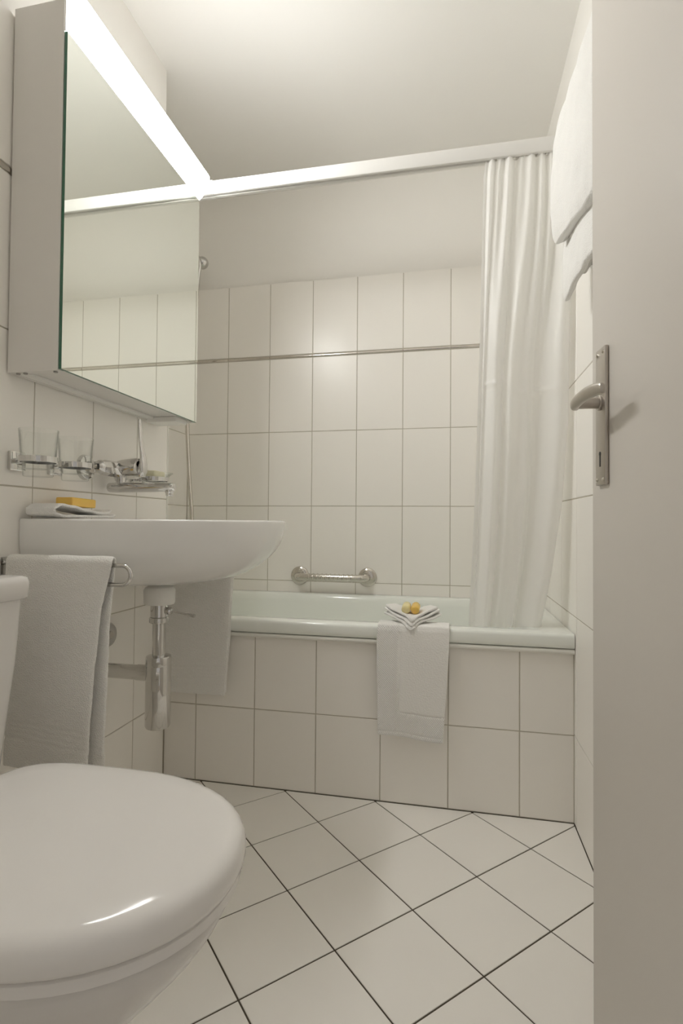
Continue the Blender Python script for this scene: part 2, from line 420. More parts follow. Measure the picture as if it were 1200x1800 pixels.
# tiled apron of the tub
apron = struct(box('wall_apron', XL-0.015, XR+0.004, YF+TH, YF+0.02, 0.0, 0.478, GROUT))
us = [XL] + [-0.82+0.2033*k for k in range(6)] + [XR]
put_tiles(apron, 0, lambda u, z: (u, YF+TH, z), us, [(0.001, 0.2469), (0.2469, 0.4795)])
tr = struct(tube('trim_1', [(XL+0.001, YF-0.0075, 0.4855), (XR-0.001, YF-0.0075, 0.4855)], 0.0072, SEAL, None, 12))

# ------------------------------------------------------------------ bathtub
tub = thing('bathtub', (-0.44, 1.95, 0.0), 'pale mint enamel bathtub behind the tiled apron', 'bathtub')
def rrect(x0, x1, y0, y1, r, z, n=8):
    P = []
    for cx, cy, a0 in ((x1-r, y1-r, 0), (x0+r, y1-r, 90), (x0+r, y0+r, 180), (x1-r, y0+r, 270)):
        for k in range(n+1):
            a = math.radians(a0+90*k/n); P.append(Vector((cx+r*math.cos(a), cy+r*math.sin(a), z)))
    return P
ZT = 0.536
X0, X1, Y0, Y1 = XA+0.003, XR-0.002, 1.630, YB-0.002
rings = [rrect(X0, X1, Y0, Y1, 0.004, 0.49), rrect(X0, X1, Y0, Y1, 0.004, ZT-0.006), rrect(X0, X1, Y0, Y1, 0.004, ZT-0.0005), rrect(X0+0.004, X1-0.004, Y0+0.002, Y1-0.003, 0.006, ZT)]
ix0, ix1, iy0, iy1 = X0+0.06, X1-0.085, 1.665, Y1-0.045
for d, z, r in ((0, ZT, 0.11), (0.006, ZT-0.003, 0.112), (0.014, ZT-0.012, 0.115), (0.02, ZT-0.03, 0.12), (0.032, 0.42, 0.13), (0.05, 0.28, 0.13), (0.075, 0.19, 0.13), (0.12, 0.155, 0.12), (0.18, 0.145, 0.1)):
    rings.append(rrect(ix0+d*1.4, ix1-d*1.7, iy0+d*0.8, iy1-d*0.8, r, z))
loft('tub_basin', rings, ENAMEL, tub, cap0=False)
prof = [(0.0, 0.0), (-0.018, 0.0), (-0.0225, -0.0015), (-0.026, -0.005), (-0.0275, -0.010), (-0.0275, -0.030), (-0.0265, -0.036), (-0.022, -0.041), (-0.010, -0.042), (0.0, -0.042)]
ra = [Vector((XL+0.003, 1.6305+y, ZT+z)) for y, z in prof]; rb = [Vector((XR-0.002, p.y, p.z)) for p in ra]
loft('front_lip', [ra, rb], ENAMEL, tub)

# ------------------------------------------------------------------ mirror cabinet with its lamp
CY0, CY1, CX, CZ0, CZ1 = 0.955, 1.556, -0.8065, 1.162, 1.956
cab = thing('mirror_cabinet', (XL, (CY0+CY1)/2, CZ0), 'white mirror cabinet with a glowing lamp strip above the washbasin', 'cabinet')
bx = XL+0.0045
bm = bmesh.new()
box_bm(bm, bx, CX, CY0, CY0+0.016, CZ0, CZ1, 0.0012); box_bm(bm, bx, CX, CY1-0.016, CY1, CZ0, CZ1, 0.0012)
box_bm(bm, bx, bx+0.01, CY0+0.016, CY1-0.016, CZ0, CZ1); box_bm(bm, bx, CX, CY0+0.016, CY1-0.016, CZ1-0.016, CZ1)
link('body', bm_mesh(bm), CABM, cab, False)
box('bottom_panel', bx+0.01, CX, CY0+0.016, CY1-0.016, CZ0+0.007, CZ0+0.022, CABM, cab, 0.001)
box('bottom_rail', bx, bx+0.032, CY0+0.016, CY1-0.075, CZ0+0.001, CZ0+0.007, WHITEP, cab, 0.001)
box('socket_cover', bx+0.005, CX-0.018, CY1-0.085, CY1-0.017, CZ0-0.009, CZ0+0.0065, WHITEP, cab, 0.0025)
for x, y in ((bx+0.02, CY0+0.008), (bx+0.038, CY0+0.008), (CX-0.012, CY0+0.009), (CX-0.03, CY1-0.009)):
    lathe('screw', [(0, -0.003), (0.004, -0.003), (0.0045, -0.001), (0.0045, 0.001)], (x, y, CZ0), GREYP, cab, segs=12)
# mirror glass: mirrored face, green ground edges
MZ1 = 1.884; gx0, gx1 = CX+0.0005, -0.7990
bm = bmesh.new(); box_bm(bm, gx0, gx1, CY0+0.001, CY1-0.0005, CZ0+0.002, MZ1, 0.0006, 1)
me = bm_mesh(bm); me.materials.append(MIRROR); me.materials.append(GREEN)
for p in me.polygons: p.material_index = 0 if p.normal.x > 0.9 else 1
mirror = link('mirror_door', me, None, cab, False)
mirror['label'] = 'frameless mirror glass with a green edge'
# lamp: quarter-round diffuser
prof = [(-0.803, 1.8845), (-0.797, 1.889), (-0.790, 1.896), (-0.782, 1.907), (-0.774, 1.922), (-0.7685, 1.936), (-0.7660, 1.950), (-0.7665, 1.958), (-0.7700, 1.9645), (-0.7760, 1.967), (-0.803, 1.967)]
ly0, ly1 = CY0+0.001, CY1+0.002
ra = [Vector((x, ly0+0.003, z)) for x, z in prof]; rb = [Vector((x, ly1-0.003, z)) for x, z in prof]
lamp = loft('lamp_diffuser', [ra, rb], LAMP, cab)
box('lamp_top', CX, -0.774, ly0, ly1, 1.9672, 1.9705, LAMPT, cab, 0.001)
for y0, y1 in ((ly0, ly0+0.003), (ly1-0.003, ly1)):
    loft('end_cap', [[Vector((x, y0, z)) for x, z in prof], [Vector((x, y1, z)) for x, z in prof]], LAMPT, lamp)
box('lamp_housing', CX, -0.8035, ly0, ly1, 1.886, 1.966, WHITEP, cab)

# ------------------------------------------------------------------ washbasin
SY, SH, SD, SZ = 1.28, 0.281, 0.507, 0.851
sink = thing('washbasin', (XL, SY, 0.68), 'white ceramic washbasin hung on the tiled wall', 'sink')
def sink_outline(inset=0.0, back=0.0, ex=2.25, n=14):
    """D shape, from back near corner along the near side round the front to the far side and back"""
    hw = SH-inset; fx = SD-inset; sx = 0.17; P = []
    for k in range(5): P.append((back+(sx-back)*k/5, -hw))
    m_ = 2*n
    for k in range(m_+1):
        a = math.pi*(k/m_-0.5); c, s = math.cos(a), math.sin(a)
        P.append((sx+(fx-sx)*abs(c)**(2/ex), math.copysign(hw*abs(s)**(2/ex), s)))
    for k in range(1, 6): P.append((sx+(back-sx)*k/5, hw))
    for k in range(1, 10): P.append((back, hw-2*hw*k/10))
    return P
DX = 0.1815          # drain from the wall
def s_ring(t, z, r=0.034, inset=0.0, back=0.0, tb=None):
    out = []
    for x, y in sink_outline(inset, back):
        a = math.atan2(y, x-DX); cx_, cy_ = DX+r*math.cos(a), r*math.sin(a)
        q = min(1, max(0, x/0.42)); q = q*q*(3-2*q); te = t if tb is None else lerp(tb, t, q)
        out.append(Vector((XL+0.001+lerp(x, cx_, te), SY+lerp(y, cy_, te), z)))
    return out
rings = [s_ring(1, 0.682), s_ring(0.86, 0.6855, tb=0.80), s_ring(0.72, 0.690, tb=0.58), s_ring(0.58, 0.696, tb=0.40), s_ring(0.44, 0.705, tb=0.26), s_ring(0.32, 0.718, tb=0.15), s_ring(0.22, 0.735, tb=0.075), s_ring(0.14, 0.754, tb=0.032), s_ring(0.085, 0.772, tb=0.012), s_ring(0.045, 0.791, tb=0.004), s_ring(0.018, 0.812, tb=0.001), s_ring(0.004, 0.832),
         s_ring(0, 0.846), s_ring(0, 0.8495, inset=0.001), s_ring(0, SZ, inset=0.004), s_ring(0, SZ, inset=0.012),
         s_ring(0, SZ, inset=0.035, back=0.125), s_ring(0, SZ-0.003, inset=0.039, back=0.129), s_ring(0, SZ-0.012, inset=0.045, back=0.134),
         s_ring(0.12, 0.80, inset=0.05, back=0.136), s_ring(0.35, 0.765, inset=0.05, back=0.137), s_ring(0.65, 0.742, inset=0.05, back=0.138), s_ring(0.94, 0.732, 0.025, inset=0.05, back=0.138)]
loft('basin', rings, CERAM, sink, cap0=True, cap1=True, auto=60)
lathe('drain_ring', [(0.0, 0.001), (0.022, 0.001), (0.027, 0.004), (0.03, 0.001), (0.03, -0.002)], (XL+0.001+DX, SY, 0.733), CHROME, sink)
DXW = XL+DX
# bottle trap below
trap = thing('bottle_trap', (DXW, SY-0.006, 0.305), 'chrome bottle trap with wall pipe under the washbasin', 'drain trap')
TY = SY-0.006
lathe('drain_cup', [(0.0, 0.004), (0.018, 0.004), (0.020, 0.0), (0.022, -0.004), (0.036, -0.010), (0.0405, -0.018), (0.0395, -0.050), (0.037, -0.0545), (0.0, -0.0545)], (DXW, TY, 0.684), WHITEP, trap)
lathe('collar', [(0, 0), (0.0225, 0), (0.0225, -0.033), (0.0215, -0.034), (0, -0.034)], (DXW, TY, 0.6295), CHROME, trap)
lathe('nut', [(0, 0), (0.024, 0), (0.0255, -0.002), (0.0255, -0.013), (0.024, -0.015), (0, -0.015)], (DXW, TY, 0.5955), CHROME, trap)
lathe('tailpipe', [(0, 0), (0.0165, 0), (0.0165, -0.10), (0, -0.10)], (DXW, TY, 0.5805), CHROME, trap)
lathe('bottle', [(0, 0), (0.0235, 0), (0.031, -0.002), (0.0325, -0.006), (0.0325, -0.024), (0.0322, -0.025), (0.0322, -0.026), (0.0325, -0.027), (0.0325, -0.182), (0.030, -0.187), (0.0, -0.188)], (DXW, TY, 0.4955), CHROME, trap, segs=40)
lathe('wall_pipe', [(0, 0.02), (0.021, 0.02), (0.021, 0.06), (0.0195, 0.061), (0.0195, 0.178), (0, 0.178)], (DXW, TY, 0.446), CHROME, trap, axis=(-1, 0, 0))
lathe('pipe_rosette', [(0, 0.010), (0.022, 0.010), (0.033, 0.006), (0.036, 0.0), (0, 0.0)], (XL, TY, 0.446), CHROME, trap, axis=(1, 0, 0))
lathe('lever_joint', [(0, 0.0), (0.009, 0.0), (0.010, 0.006), (0.010, 0.014), (0.007, 0.018), (0, 0.019)], (DXW+0.019, TY, 0.612), CHROME, trap, axis=(1, -0.1, 0))
tube('popup_rod', [(DXW+0.035, TY-0.001, 0.612), (DXW+0.085, TY-0.006, 0.606)], 0.0023, CHROME, trap, 10)
lathe('rod_knob', [(0, 0), (0.0032, 0), (0.0036, 0.006), (0.0052, 0.020), (0.0045, 0.0225), (0, 0.023)], (DXW+0.083, TY-0.006, 0.6062), CHROME, trap, axis=(1, -0.1, -0.12), segs=16)
# angle valve rosette on the wall
val = thing('wall_rosette', (XL, 1.318, 0.531), 'round chrome rosette on the wall behind the hanging towel', 'wall cap')
lathe('rosette', [(0.011, 0.006), (0.018, 0.0085), (0.030, 0.006), (0.035, 0.0)], (XL, 1.318, 0.529), CHROME, val, (1, 0, 0))
lathe('blind_cap', [(0, 0.010), (0.009, 0.010), (0.011, 0.008), (0.011, 0.004)], (XL, 1.318, 0.529), SATIN, val, (1, 0, 0), 20)

# towel holders beside the basin, with towels over them
def towel_holder(y, label):
    t = thing('towel_holder', (XL, y, 0.735), label, 'towel holder', 'towel holders beside the basin')
    zt, zb, xe = 0.757, 0.718, -0.650
    pts = [Vector((XL+0.004, y, zt))] + [Vector((lerp(XL, xe, k/6), y, zt)) for k in range(1, 6)]
    r = (zt-zb)/2
    for k in range(13):
        a = math.pi/2-math.pi*k/12; pts.append(Vector((xe+r*math.cos(a), y, (zt+zb)/2+r*math.sin(a))))
    pts += [Vector((lerp(xe, XL, k/6), y, zb)) for k in range(1, 6)] + [Vector((XL+0.004, y, zb))]
    tube('rail_loop', pts, 0.0045, CHROME, t, 12)
    box('wall_plate', XL+0.0004, XL+0.006, y-0.011, y+0.011, zb-0.012, zt+0.012, CHROME, t, 0.002)
    return t
towel_holder(0.958, 'chrome loop towel holder nearer the toilet')
towel_holder(1.582, 'chrome loop towel holder between basin and tub')
def hung_towel(name, y, gap, xl, xr_near, xr_far, zt, zn, zf, label, wob, seed, group):
    """folded towel over a holder rail; wide in X; near layer and far layer"""
    def fn(u, v):
        # v: 0 bottom of near layer .. 0.5 over the rail .. 1 bottom of far layer
        if v < 0.46: t = v/0.46; yy = y-gap; z = lerp(zn, zt-0.012, t); xr_ = interp(xr_near, 1-t)
        elif v > 0.54: t = (v-0.54)/0.46; yy = y+gap; z = lerp(zt-0.012, zf, t); xr_ = interp(xr_far, t)
        else:
            a = (v-0.46)/0.08; yy = y-gap*math.cos(math.pi*a); z = zt-0.012+0.012*math.sin(math.pi*a); xr_ = lerp(xr_near[0][1], xr_far[0][1], a)
        x = lerp(xl, xr_, u)
        fall = min(1, abs(v-0.5)/0.5)
        n1 = noise.noise(Vector((x*9, z*3, seed)))
        yy += wob*fall*(0.55*math.sin(u*5.2+seed)+0.9*n1) * (1 if v < 0.5 else 0.35)
        if v < 0.5 and u > 0.93: yy += 0.003*(u-0.93)/0.07
        x += 0.004*noise.noise(Vector((z*6, seed*3, u)))*fall
        for hb in (0.055, 0.066, 0.077, 0.088):            # woven hem bands
            d = abs((z-(zn if v < 0.5 else zf))-hb-0.006*math.sin(u*2.6+seed))
            if d < 0.003: yy += 0.0022*(1 if v < 0.5 else -1)
        return (x, yy, z)
    o = sheet(name, fn, 26, 190, 0.0075, TERRY, None, ((xl+xr_near[0][1])/2, y, zt), sub=1, noise_amp=0.0012, nscale=45)
    return tag(o, label, 'towel', group)
hung_towel('hand_towel', 0.956, 0.0125, -0.912, [(0, -0.664), (0.2, -0.686), (0.5, -0.700), (1, -0.712)], [(0, -0.672), (0.3, -0.684), (1, -0.690)], 0.772, 0.335, 0.325,
           'white terry hand towel over the holder beside the toilet', 0.007, 1.3, 'hand towels on the basin holders')
hung_towel('hand_towel', 1.581, 0.0085, -0.905, [(0, -0.672), (0.5, -0.686), (1, -0.698)], [(0, -0.674), (1, -0.700)], 0.772, 0.297, 0.302,
           'white terry hand towel hanging between basin and tub', 0.002, 4.1, 'hand towels on the basin holders')

# ------------------------------------------------------------------ wall mixer
mx = thing('basin_mixer', (XL, 1.28, 0.985), 'chrome wall mixer tap with upright lever over the washbasin', 'tap')
BZ, BX, MY = 0.986, -0.884, 1.285
for y in (MY-0.076, MY+0.076):
    lathe('wall_rosette', [(0, 0.012), (0.020, 0.012), (0.030, 0.009), (0.0335, 0.0), (0, 0)], (XL, y, BZ), CHROME, mx, (1, 0, 0))
    tube('inlet', [(XL+0.008, y, BZ), (BX, y, BZ)], 0.0155, CHROME, mx, 20)
lathe('mixer_body', [(0, 0), (0.010, 0), (0.0165, 0.006), (0.0185, 0.016), (0.0185, 0.024), (0.0205, 0.030), (0.0215, 0.085), (0.0215, 0.125), (0.0205, 0.160), (0.0185, 0.166), (0.0185, 0.176), (0.0165, 0.186), (0.010, 0.192), (0, 0.192)], (BX, MY-0.096, BZ), CHROME, mx, (0, 1, 0), 8)
box('index_badge', BX-0.0055, BX+0.0055, MY-0.0985, MY-0.0955, BZ-0.007, BZ+0.007, BLACK, mx, 0.001)
box('index_plate', BX-0.0035, BX+0.0035, MY-0.0995, MY-0.0980, BZ-0.005, BZ+0.005, SATIN, mx, 0.0005)
lathe('cartridge_housing', [(0, 0), (0.022, 0), (0.0235, 0.012), (0.0245, 0.040), (0.0245, 0.056), (0.0225, 0.060), (0.017, 0.060), (0.012, 0.055), (0, 0.055)], (BX, MY, BZ+0.004), CHROME, mx, (1, 0, 0.06), 36)
# lever: flat blade rising from the housing's end
lev = [(-0.826, 0.968, 0.011, 0.010), (-0.821, 0.984, 0.0145, 0.011), (-0.819, 1.002, 0.0135, 0.008), (-0.820, 1.022, 0.0105, 0.0055), (-0.824, 1.045, 0.0085, 0.0042), (-0.828, 1.075, 0.0075, 0.0036), (-0.830, 1.105, 0.0070, 0.0032), (-0.831, 1.121, 0.0062, 0.0028), (-0.8312, 1.1255, 0.004, 0.002)]
rings = []
for x, z, hy, hx in lev:
    rings.append([Vector((x+hx*math.copysign(abs(math.cos(a))**0.7, math.cos(a)), MY+0.008+hy*math.copysign(abs(math.sin(a))**0.7, math.sin(a)), z)) for a in [2*math.pi*k/20 for k in range(20)]])
loft('lever', rings, CHROME, mx, auto=50)
tube('spout_neck', [(BX+0.004, MY, BZ-0.012), (BX+0.004, MY, 0.944)], 0.0125, CHROME, mx, 20)
sp = [(-0.916, 0.009), (-0.913, 0.0135), (-0.89, 0.0148), (-0.80, 0.0138), (-0.745, 0.0128), (-0.730, 0.0122), (-0.722, 0.0105), (-0.7195, 0.006)]
loft('spout', [[Vector((x, MY+1.15*r*math.cos(a), 0.9385+r*0.95*math.sin(a))) for a in [2*math.pi*k/20 for k in range(20)]] for x, r in sp], CHROME, mx)
lathe('aerator', [(0, 0), (0.011, 0), (0.0115, -0.003), (0.0115, -0.008), (0.010, -0.010), (0.010, -0.016), (0.0085, -0.018), (0, -0.018)], (-0.735, MY, 0.9325), CHROME, mx, segs=24)

# ------------------------------------------------------------------ tumblers and soap dish on wall holders
def ring_pts(c, r, n=40): return [Vector((c[0]+r*math.cos(2*math.pi*k/n), c[1]+r*math.sin(2*math.pi*k/n), c[2])) for k in range(n)]
def flat_ring(name, c, r0, r1, h, m, parent):
    bm = bmesh.new(); prof_ = [(r0, 0), (r1, 0), (r1, h), (r0, h)]; n = 40
    R = [[bm.verts.new((c[0]+r*math.cos(2*math.pi*k/n), c[1]+r*math.sin(2*math.pi*k/n), c[2]+z)) for k in range(n)] for r, z in prof_]
    for i in range(4):
        for k in range(n): bm.faces.new((R[i][k], R[i][(k+1) % n], R[(i+1) % 4][(k+1) % n], R[(i+1) % 4][k]))
    return link(name, bm_mesh(bm), m, parent)
def holder(name, c, rr, label, cat, group=None, my=None):
    my = c[1] if my is None else my
    t = thing(name, (XL, my, c[2]), label, cat, group)
    flat_ring('ring', (c[0], c[1], c[2]-0.006), rr, rr+0.0035, 0.012, CHROME, t)
    box('wall_plate', XL+0.0003, XL+0.009, my-0.021, my+0.021, c[2]-0.021, c[2]+0.021, CHROME, t, 0.003)
    tube('arm', [(XL+0.006, my, c[2]), (c[0]-rr-0.002, c[1], c[2])], 0.0065, CHROME, t, 14)
    return t
def tumbler(c, zb, zt, label):
    lathe_prof = [(0, 0), (0.0275, 0), (0.029, 0.002), (0.0305, 0.028), (0.0335, 0.034), (0.0385, zt-zb-0.001), (0.0380, zt-zb), (0.0370, zt-zb-0.001), (0.0320, 0.035), (0.0285, 0.029), (0.0265, 0.016), (0.0, 0.014)]
    bm = bmesh.new(); lathe_bm(bm, lathe_prof, (c[0], c[1], zb), segs=40)
    o = link('tumbler', bm_mesh(bm), GLASS, None, True, (c[0], c[1], zb), 50)
    return tag(o, label, 'tumbler', 'glass tumblers on the wall')
TC1, TC2 = (-0.862, 0.970), (-0.862, 1.083)
holder('tumbler_holder', (*TC1, 0.976), 0.0342, 'chrome ring holder of the tumbler nearer the toilet', 'holder', 'tumbler holders', my=0.985)
holder('tumbler_holder', (*TC2, 0.976), 0.0342, 'chrome ring holder of the tumbler nearer the tap', 'holder', 'tumbler holders', my=1.098)
tumbler(TC1, 0.940, 1.040, 'clear glass tumbler nearer the toilet, leftmost')
tumbler(TC2, 0.940, 1.040, 'clear glass tumbler beside the tap')
SC = (-0.868, 1.425)
holder('soap_dish_holder', (*SC, 0.972), 0.0405, 'chrome ring holder of the glass soap dish', 'holder')
lathe_prof = [(0, 0), (0.028, 0), (0.034, 0.005), (0.0385, 0.014), (0.048, 0.024), (0.056, 0.030), (0.0555, 0.0315), (0.047, 0.027), (0.036, 0.017), (0.031, 0.009), (0, 0.006)]
bm = bmesh.new(); lathe_bm(bm, lathe_prof, (*SC, 0.960), segs=40)
tag(link('soap_dish', bm_mesh(bm), GLASS, None, True, (*SC, 0.960), 50), 'round clear glass soap dish behind the tap', 'soap dish')
bm = bmesh.new(); box_bm(bm, SC[0]-0.022, SC[0]+0.022, SC[1]-0.03, SC[1]+0.03, 0.9795, 0.9965, 0.007, 3)
tag(link('soap_bar', bm_mesh(bm), SOAPM, None, True, (*SC, 0.980)), 'pale cream soap bar in the glass dish', 'soap')

# ------------------------------------------------------------------ face cloth with orange soap on the basin's edge
def roll_fn(u, v):
    # folded cloth: bottom layer, round fold at the near end, top layer curling up
    Yn, Yf = 0.0, 1.0
    L = 0.195; x = lerp(-0.918, -0.842, u); y0 = 1.006
    pts = [(0.205, 0.009), (0.19, 0.0055), (0.10, 0.005), (0.02, 0.005), (-0.004, 0.010), (-0.004, 0.022), (0.018, 0.0305), (0.055, 0.027), (0.10, 0.0185), (0.15, 0.0125), (0.175, 0.0150), (0.186, 0.0205)]
    f = v*(len(pts)-1); i = min(int(f), len(pts)-2); t = f-i
    t2 = t*t*(3-2*t)
    return (x+0.004*math.sin(v*9), y0+lerp(pts[i][0], pts[i+1][0], t), SZ+0.0012+lerp(pts[i][1], pts[i+1][1], t2))
cl = sheet('face_cloth', roll_fn, 10, 66, 0.0065, TERRYW, None, (-0.88, 1.10, SZ), sub=1, noise_amp=0.0008, nscale=60)
tag(cl, 'small folded white face cloth lying on the basin edge', 'cloth')
bm = bmesh.new(); box_bm(bm, -0.9, -0.855, -0.042, 0.042, 0, 0.021, 0.004, 3)
bmesh.ops.transform(bm, matrix=Matrix.Translation((0, 1.108, 0.8792)) @ Matrix.Rotation(math.radians(-2), 4, 'X'), verts=bm.verts)
tag(link('soap_packet', bm_mesh(bm), ORANGE, None, True, (-0.8775, 1.108, 0.879)), 'orange packed soap on the folded cloth on the basin', 'soap')

# ------------------------------------------------------------------ toilet
TYC = 0.612
wc = thing('toilet', (-0.60, TYC, 0.0), 'white ceramic toilet with closed lid and tank', 'toilet')
def egg(xb, xf, hw, z, ex=2.0, bk=0.6, yc=TYC, n=48, xm=None):
    """egg outline: straight back at xb, tip at xf, widest at xm"""
    xm = lerp(xb, xf, 0.47) if xm is None else xm; P = []
    for k in range(n):
        a = 2*math.pi*k/n; c, s = math.cos(a), math.sin(a)
        if c >= 0: x = xm+(xf-xm)*abs(c)**(2/ex); y = math.copysign(hw*abs(s)**(2/ex), s)
        else: x = xm-(xm-xb)*abs(c)**(bk); y = math.copysign(hw*abs(s)**(bk), s)
        P.append(Vector((x, yc+y, z)))
    return P
XB, XF, HW = -0.722, -0.255, 0.189
def lidr(i, z): return egg(XB+i, XF-i, HW-i, z, 2.15, 0.42)
loft('seat_lid', [lidr(0.016, 0.4035), lidr(0.006, 0.404), lidr(0.001, 0.408), lidr(0, 0.413), lidr(0, 0.421), lidr(0.002, 0.429), lidr(0.006, 0.4355), lidr(0.0125, 0.4405), lidr(0.022, 0.4435), lidr(0.045, 0.4452), lidr(0.10, 0.4466), lidr(0.16, 0.447)], SEATM, wc, auto=60)
loft('seat', [egg(XB+0.01, XF-0.012, HW-0.012, 0.3865, 2.15, 0.42), egg(XB+0.006, XF-0.006, HW-0.006, 0.388, 2.15, 0.42), egg(XB+0.006, XF-0.006, HW-0.006, 0.400, 2.15, 0.42), egg(XB+0.01, XF-0.010, HW-0.010, 0.4028, 2.15, 0.42)], SEATM, wc)
B = [(-0.72, -0.280, 0.165, 0.3855), (-0.725, -0.272, 0.172, 0.380), (-0.73, -0.272, 0.173, 0.368), (-0.735, -0.284, 0.168, 0.345), (-0.74, -0.306, 0.156, 0.315), (-0.745, -0.338, 0.140, 0.280), (-0.75, -0.382, 0.124, 0.235), (-0.75, -0.420, 0.114, 0.18), (-0.75, -0.438, 0.110, 0.12), (-0.75, -0.442, 0.110, 0.06), (-0.755, -0.425, 0.115, 0.02), (-0.757, -0.420, 0.118, 0.001)]
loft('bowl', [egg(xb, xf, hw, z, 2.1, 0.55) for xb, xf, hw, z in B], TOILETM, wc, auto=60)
# cistern
def trect(x0, x1, y0, y1, r, z): return rrect(x0, x1, y0, y1, r, z, 6)
ty0, ty1 = TYC-0.205, TYC+0.205
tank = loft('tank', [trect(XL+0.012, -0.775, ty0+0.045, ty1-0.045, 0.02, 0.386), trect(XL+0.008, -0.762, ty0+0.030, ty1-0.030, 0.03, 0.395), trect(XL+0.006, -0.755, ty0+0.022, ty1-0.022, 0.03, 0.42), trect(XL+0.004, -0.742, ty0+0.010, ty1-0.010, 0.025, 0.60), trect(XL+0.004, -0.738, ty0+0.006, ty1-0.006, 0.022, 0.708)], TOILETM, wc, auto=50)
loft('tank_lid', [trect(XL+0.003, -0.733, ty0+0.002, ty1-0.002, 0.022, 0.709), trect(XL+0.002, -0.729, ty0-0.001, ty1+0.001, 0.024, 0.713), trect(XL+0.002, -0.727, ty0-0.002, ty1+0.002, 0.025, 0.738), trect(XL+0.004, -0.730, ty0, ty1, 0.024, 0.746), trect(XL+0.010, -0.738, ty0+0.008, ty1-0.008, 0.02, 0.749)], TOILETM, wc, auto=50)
lathe('flush_button', [(0, 0.006), (0.019, 0.006), (0.022, 0.004), (0.023, 0.0)], (-0.83, TYC, 0.748), CHROME, wc, segs=28)
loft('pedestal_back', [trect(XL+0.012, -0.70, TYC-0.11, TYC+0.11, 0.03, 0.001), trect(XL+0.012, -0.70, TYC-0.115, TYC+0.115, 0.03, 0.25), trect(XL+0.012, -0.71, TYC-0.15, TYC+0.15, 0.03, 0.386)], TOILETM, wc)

# ------------------------------------------------------------------ curtain rail and shower curtain
rail = thing('curtain_rail', (-0.3, 1.59, 1.93), 'white ceiling-high curtain rail spanning above the bathtub', 'curtain rail')
prof = [(1.575, 1.9555), (1.5755, 1.957), (1.577, 1.958), (1.603, 1.958), (1.605, 1.956), (1.605, 1.918), (1.603, 1.916), (1.595, 1.916), (1.594, 1.921), (1.586, 1.921), (1.585, 1.916), (1.581, 1.9155), (1.577, 1.917), (1.5752, 1.921)]
loft('rail_profile', [[Vector((-0.776, y, z)) for y, z in prof], [Vector((XR+0.018, y, z)) for y, z in prof]], RAILM, rail)
def grow(p): return (1.59+(p[0]-1.59)*1.12, 1.937+(p[1]-1.937)*1.07)
loft('end_sleeve', [[Vector((XL-0.019, *grow(p))) for p in prof], [Vector((-0.764, *grow(p))) for p in prof]], RAILM, rail)

cur = thing('shower_curtain', (0.20, 1.60, 1.918), 'white gathered fabric shower curtain drawn to the right wall', 'curtain')
ZCT, ZCB = 1.919, 0.40
def cur_fn(u, v):
    z = lerp(ZCT, ZCB, v)
    xl = interp([(0, 0.0985), (0.03, 0.094), (0.35, 0.085), (0.6, 0.0765), (0.8, 0.066), (0.92, 0.0575), (1, 0.0545)], v)
    xr_ = interp([(0, 0.322), (0.3, 0.334), (0.5, 0.334), (0.66, 0.322), (0.80, 0.297), (0.92, 0.267), (1, 0.250)], v)
    yc = interp([(0, 1.590), (0.3, 1.612), (0.7, 1.670), (0.9, 1.715), (1, 1.735)], v)
    # folds: fine pleats at the heading, gathering into leaning broad panels lower down
    wv = min(1, v*1.9); wv = wv*wv*(3-2*wv)
    dr = min(1, v/0.45); dr = dr*dr*(3-2*dr)
    ph = u+0.17*dr*math.sin(math.pi*min(1, max(0, u)))-0.05*max(0, v-0.5)+0.02*math.sin(5*u+2.4*v)
    pleat = math.sin(2*math.pi*8.2*ph+0.9+0.6*math.sin(9*u))
    s1 = math.sin(2*math.pi*2.9*ph+0.35); s2 = math.sin(2*math.pi*4.7*ph+1.9+0.8*v); s3 = math.sin(2*math.pi*7.3*ph+0.2-1.4*v)
    taper = min(1, u/0.05)*min(1, (1-u)/0.04)
    y = yc+(lerp(0.0075, 0.0, wv)*pleat+lerp(0.003, 0.0185, wv)*s1+lerp(0.004, 0.0100, wv)*s2+lerp(0.002, 0.0042, wv)*s3)*(0.3+0.7*taper)
    x = lerp(xl, xr_, u)+0.009*wv*math.cos(2*math.pi*2.9*ph+0.35)*taper
    # packing creases and small puckers
    for zc, k, c0 in ((1.245, 1.0, 0.72), (1.262, 0.8, 0.16), (1.232, 0.7, 0.55)):
        y += -0.008*k*math.exp(-((z-zc+0.05*(u-c0))/0.0065)**2)*math.exp(-((u-c0)/0.13)**2)
    y += 0.0035*noise.noise(Vector((x*17, z*4.5, 5)))*min(1, v*3)
    return (x, y, z)
sheet('curtain_cloth', cur_fn, 120, 260, 0.0, CURTAIN, cur, sub=1)
def hem_fn(u, v):
    x, y, z = cur_fn(0.0+u*0.022, v*0.985)
    return (x-0.0035+0.0022*noise.noise(Vector((0, 0, z*42))), y-0.0016, z)
sheet('side_hem', hem_fn, 3, 150, 0.0, CURTAIN, cur, sub=1)
for k in range(10):
    u = (k+0.5)/10; p = cur_fn(u, 0.0)
    lathe('glider', [(0, 0), (0.004, 0.0), (0.004, 0.006), (0, 0.006)], (p[0], 1.59, 1.9145), WHITEP, cur, segs=10)

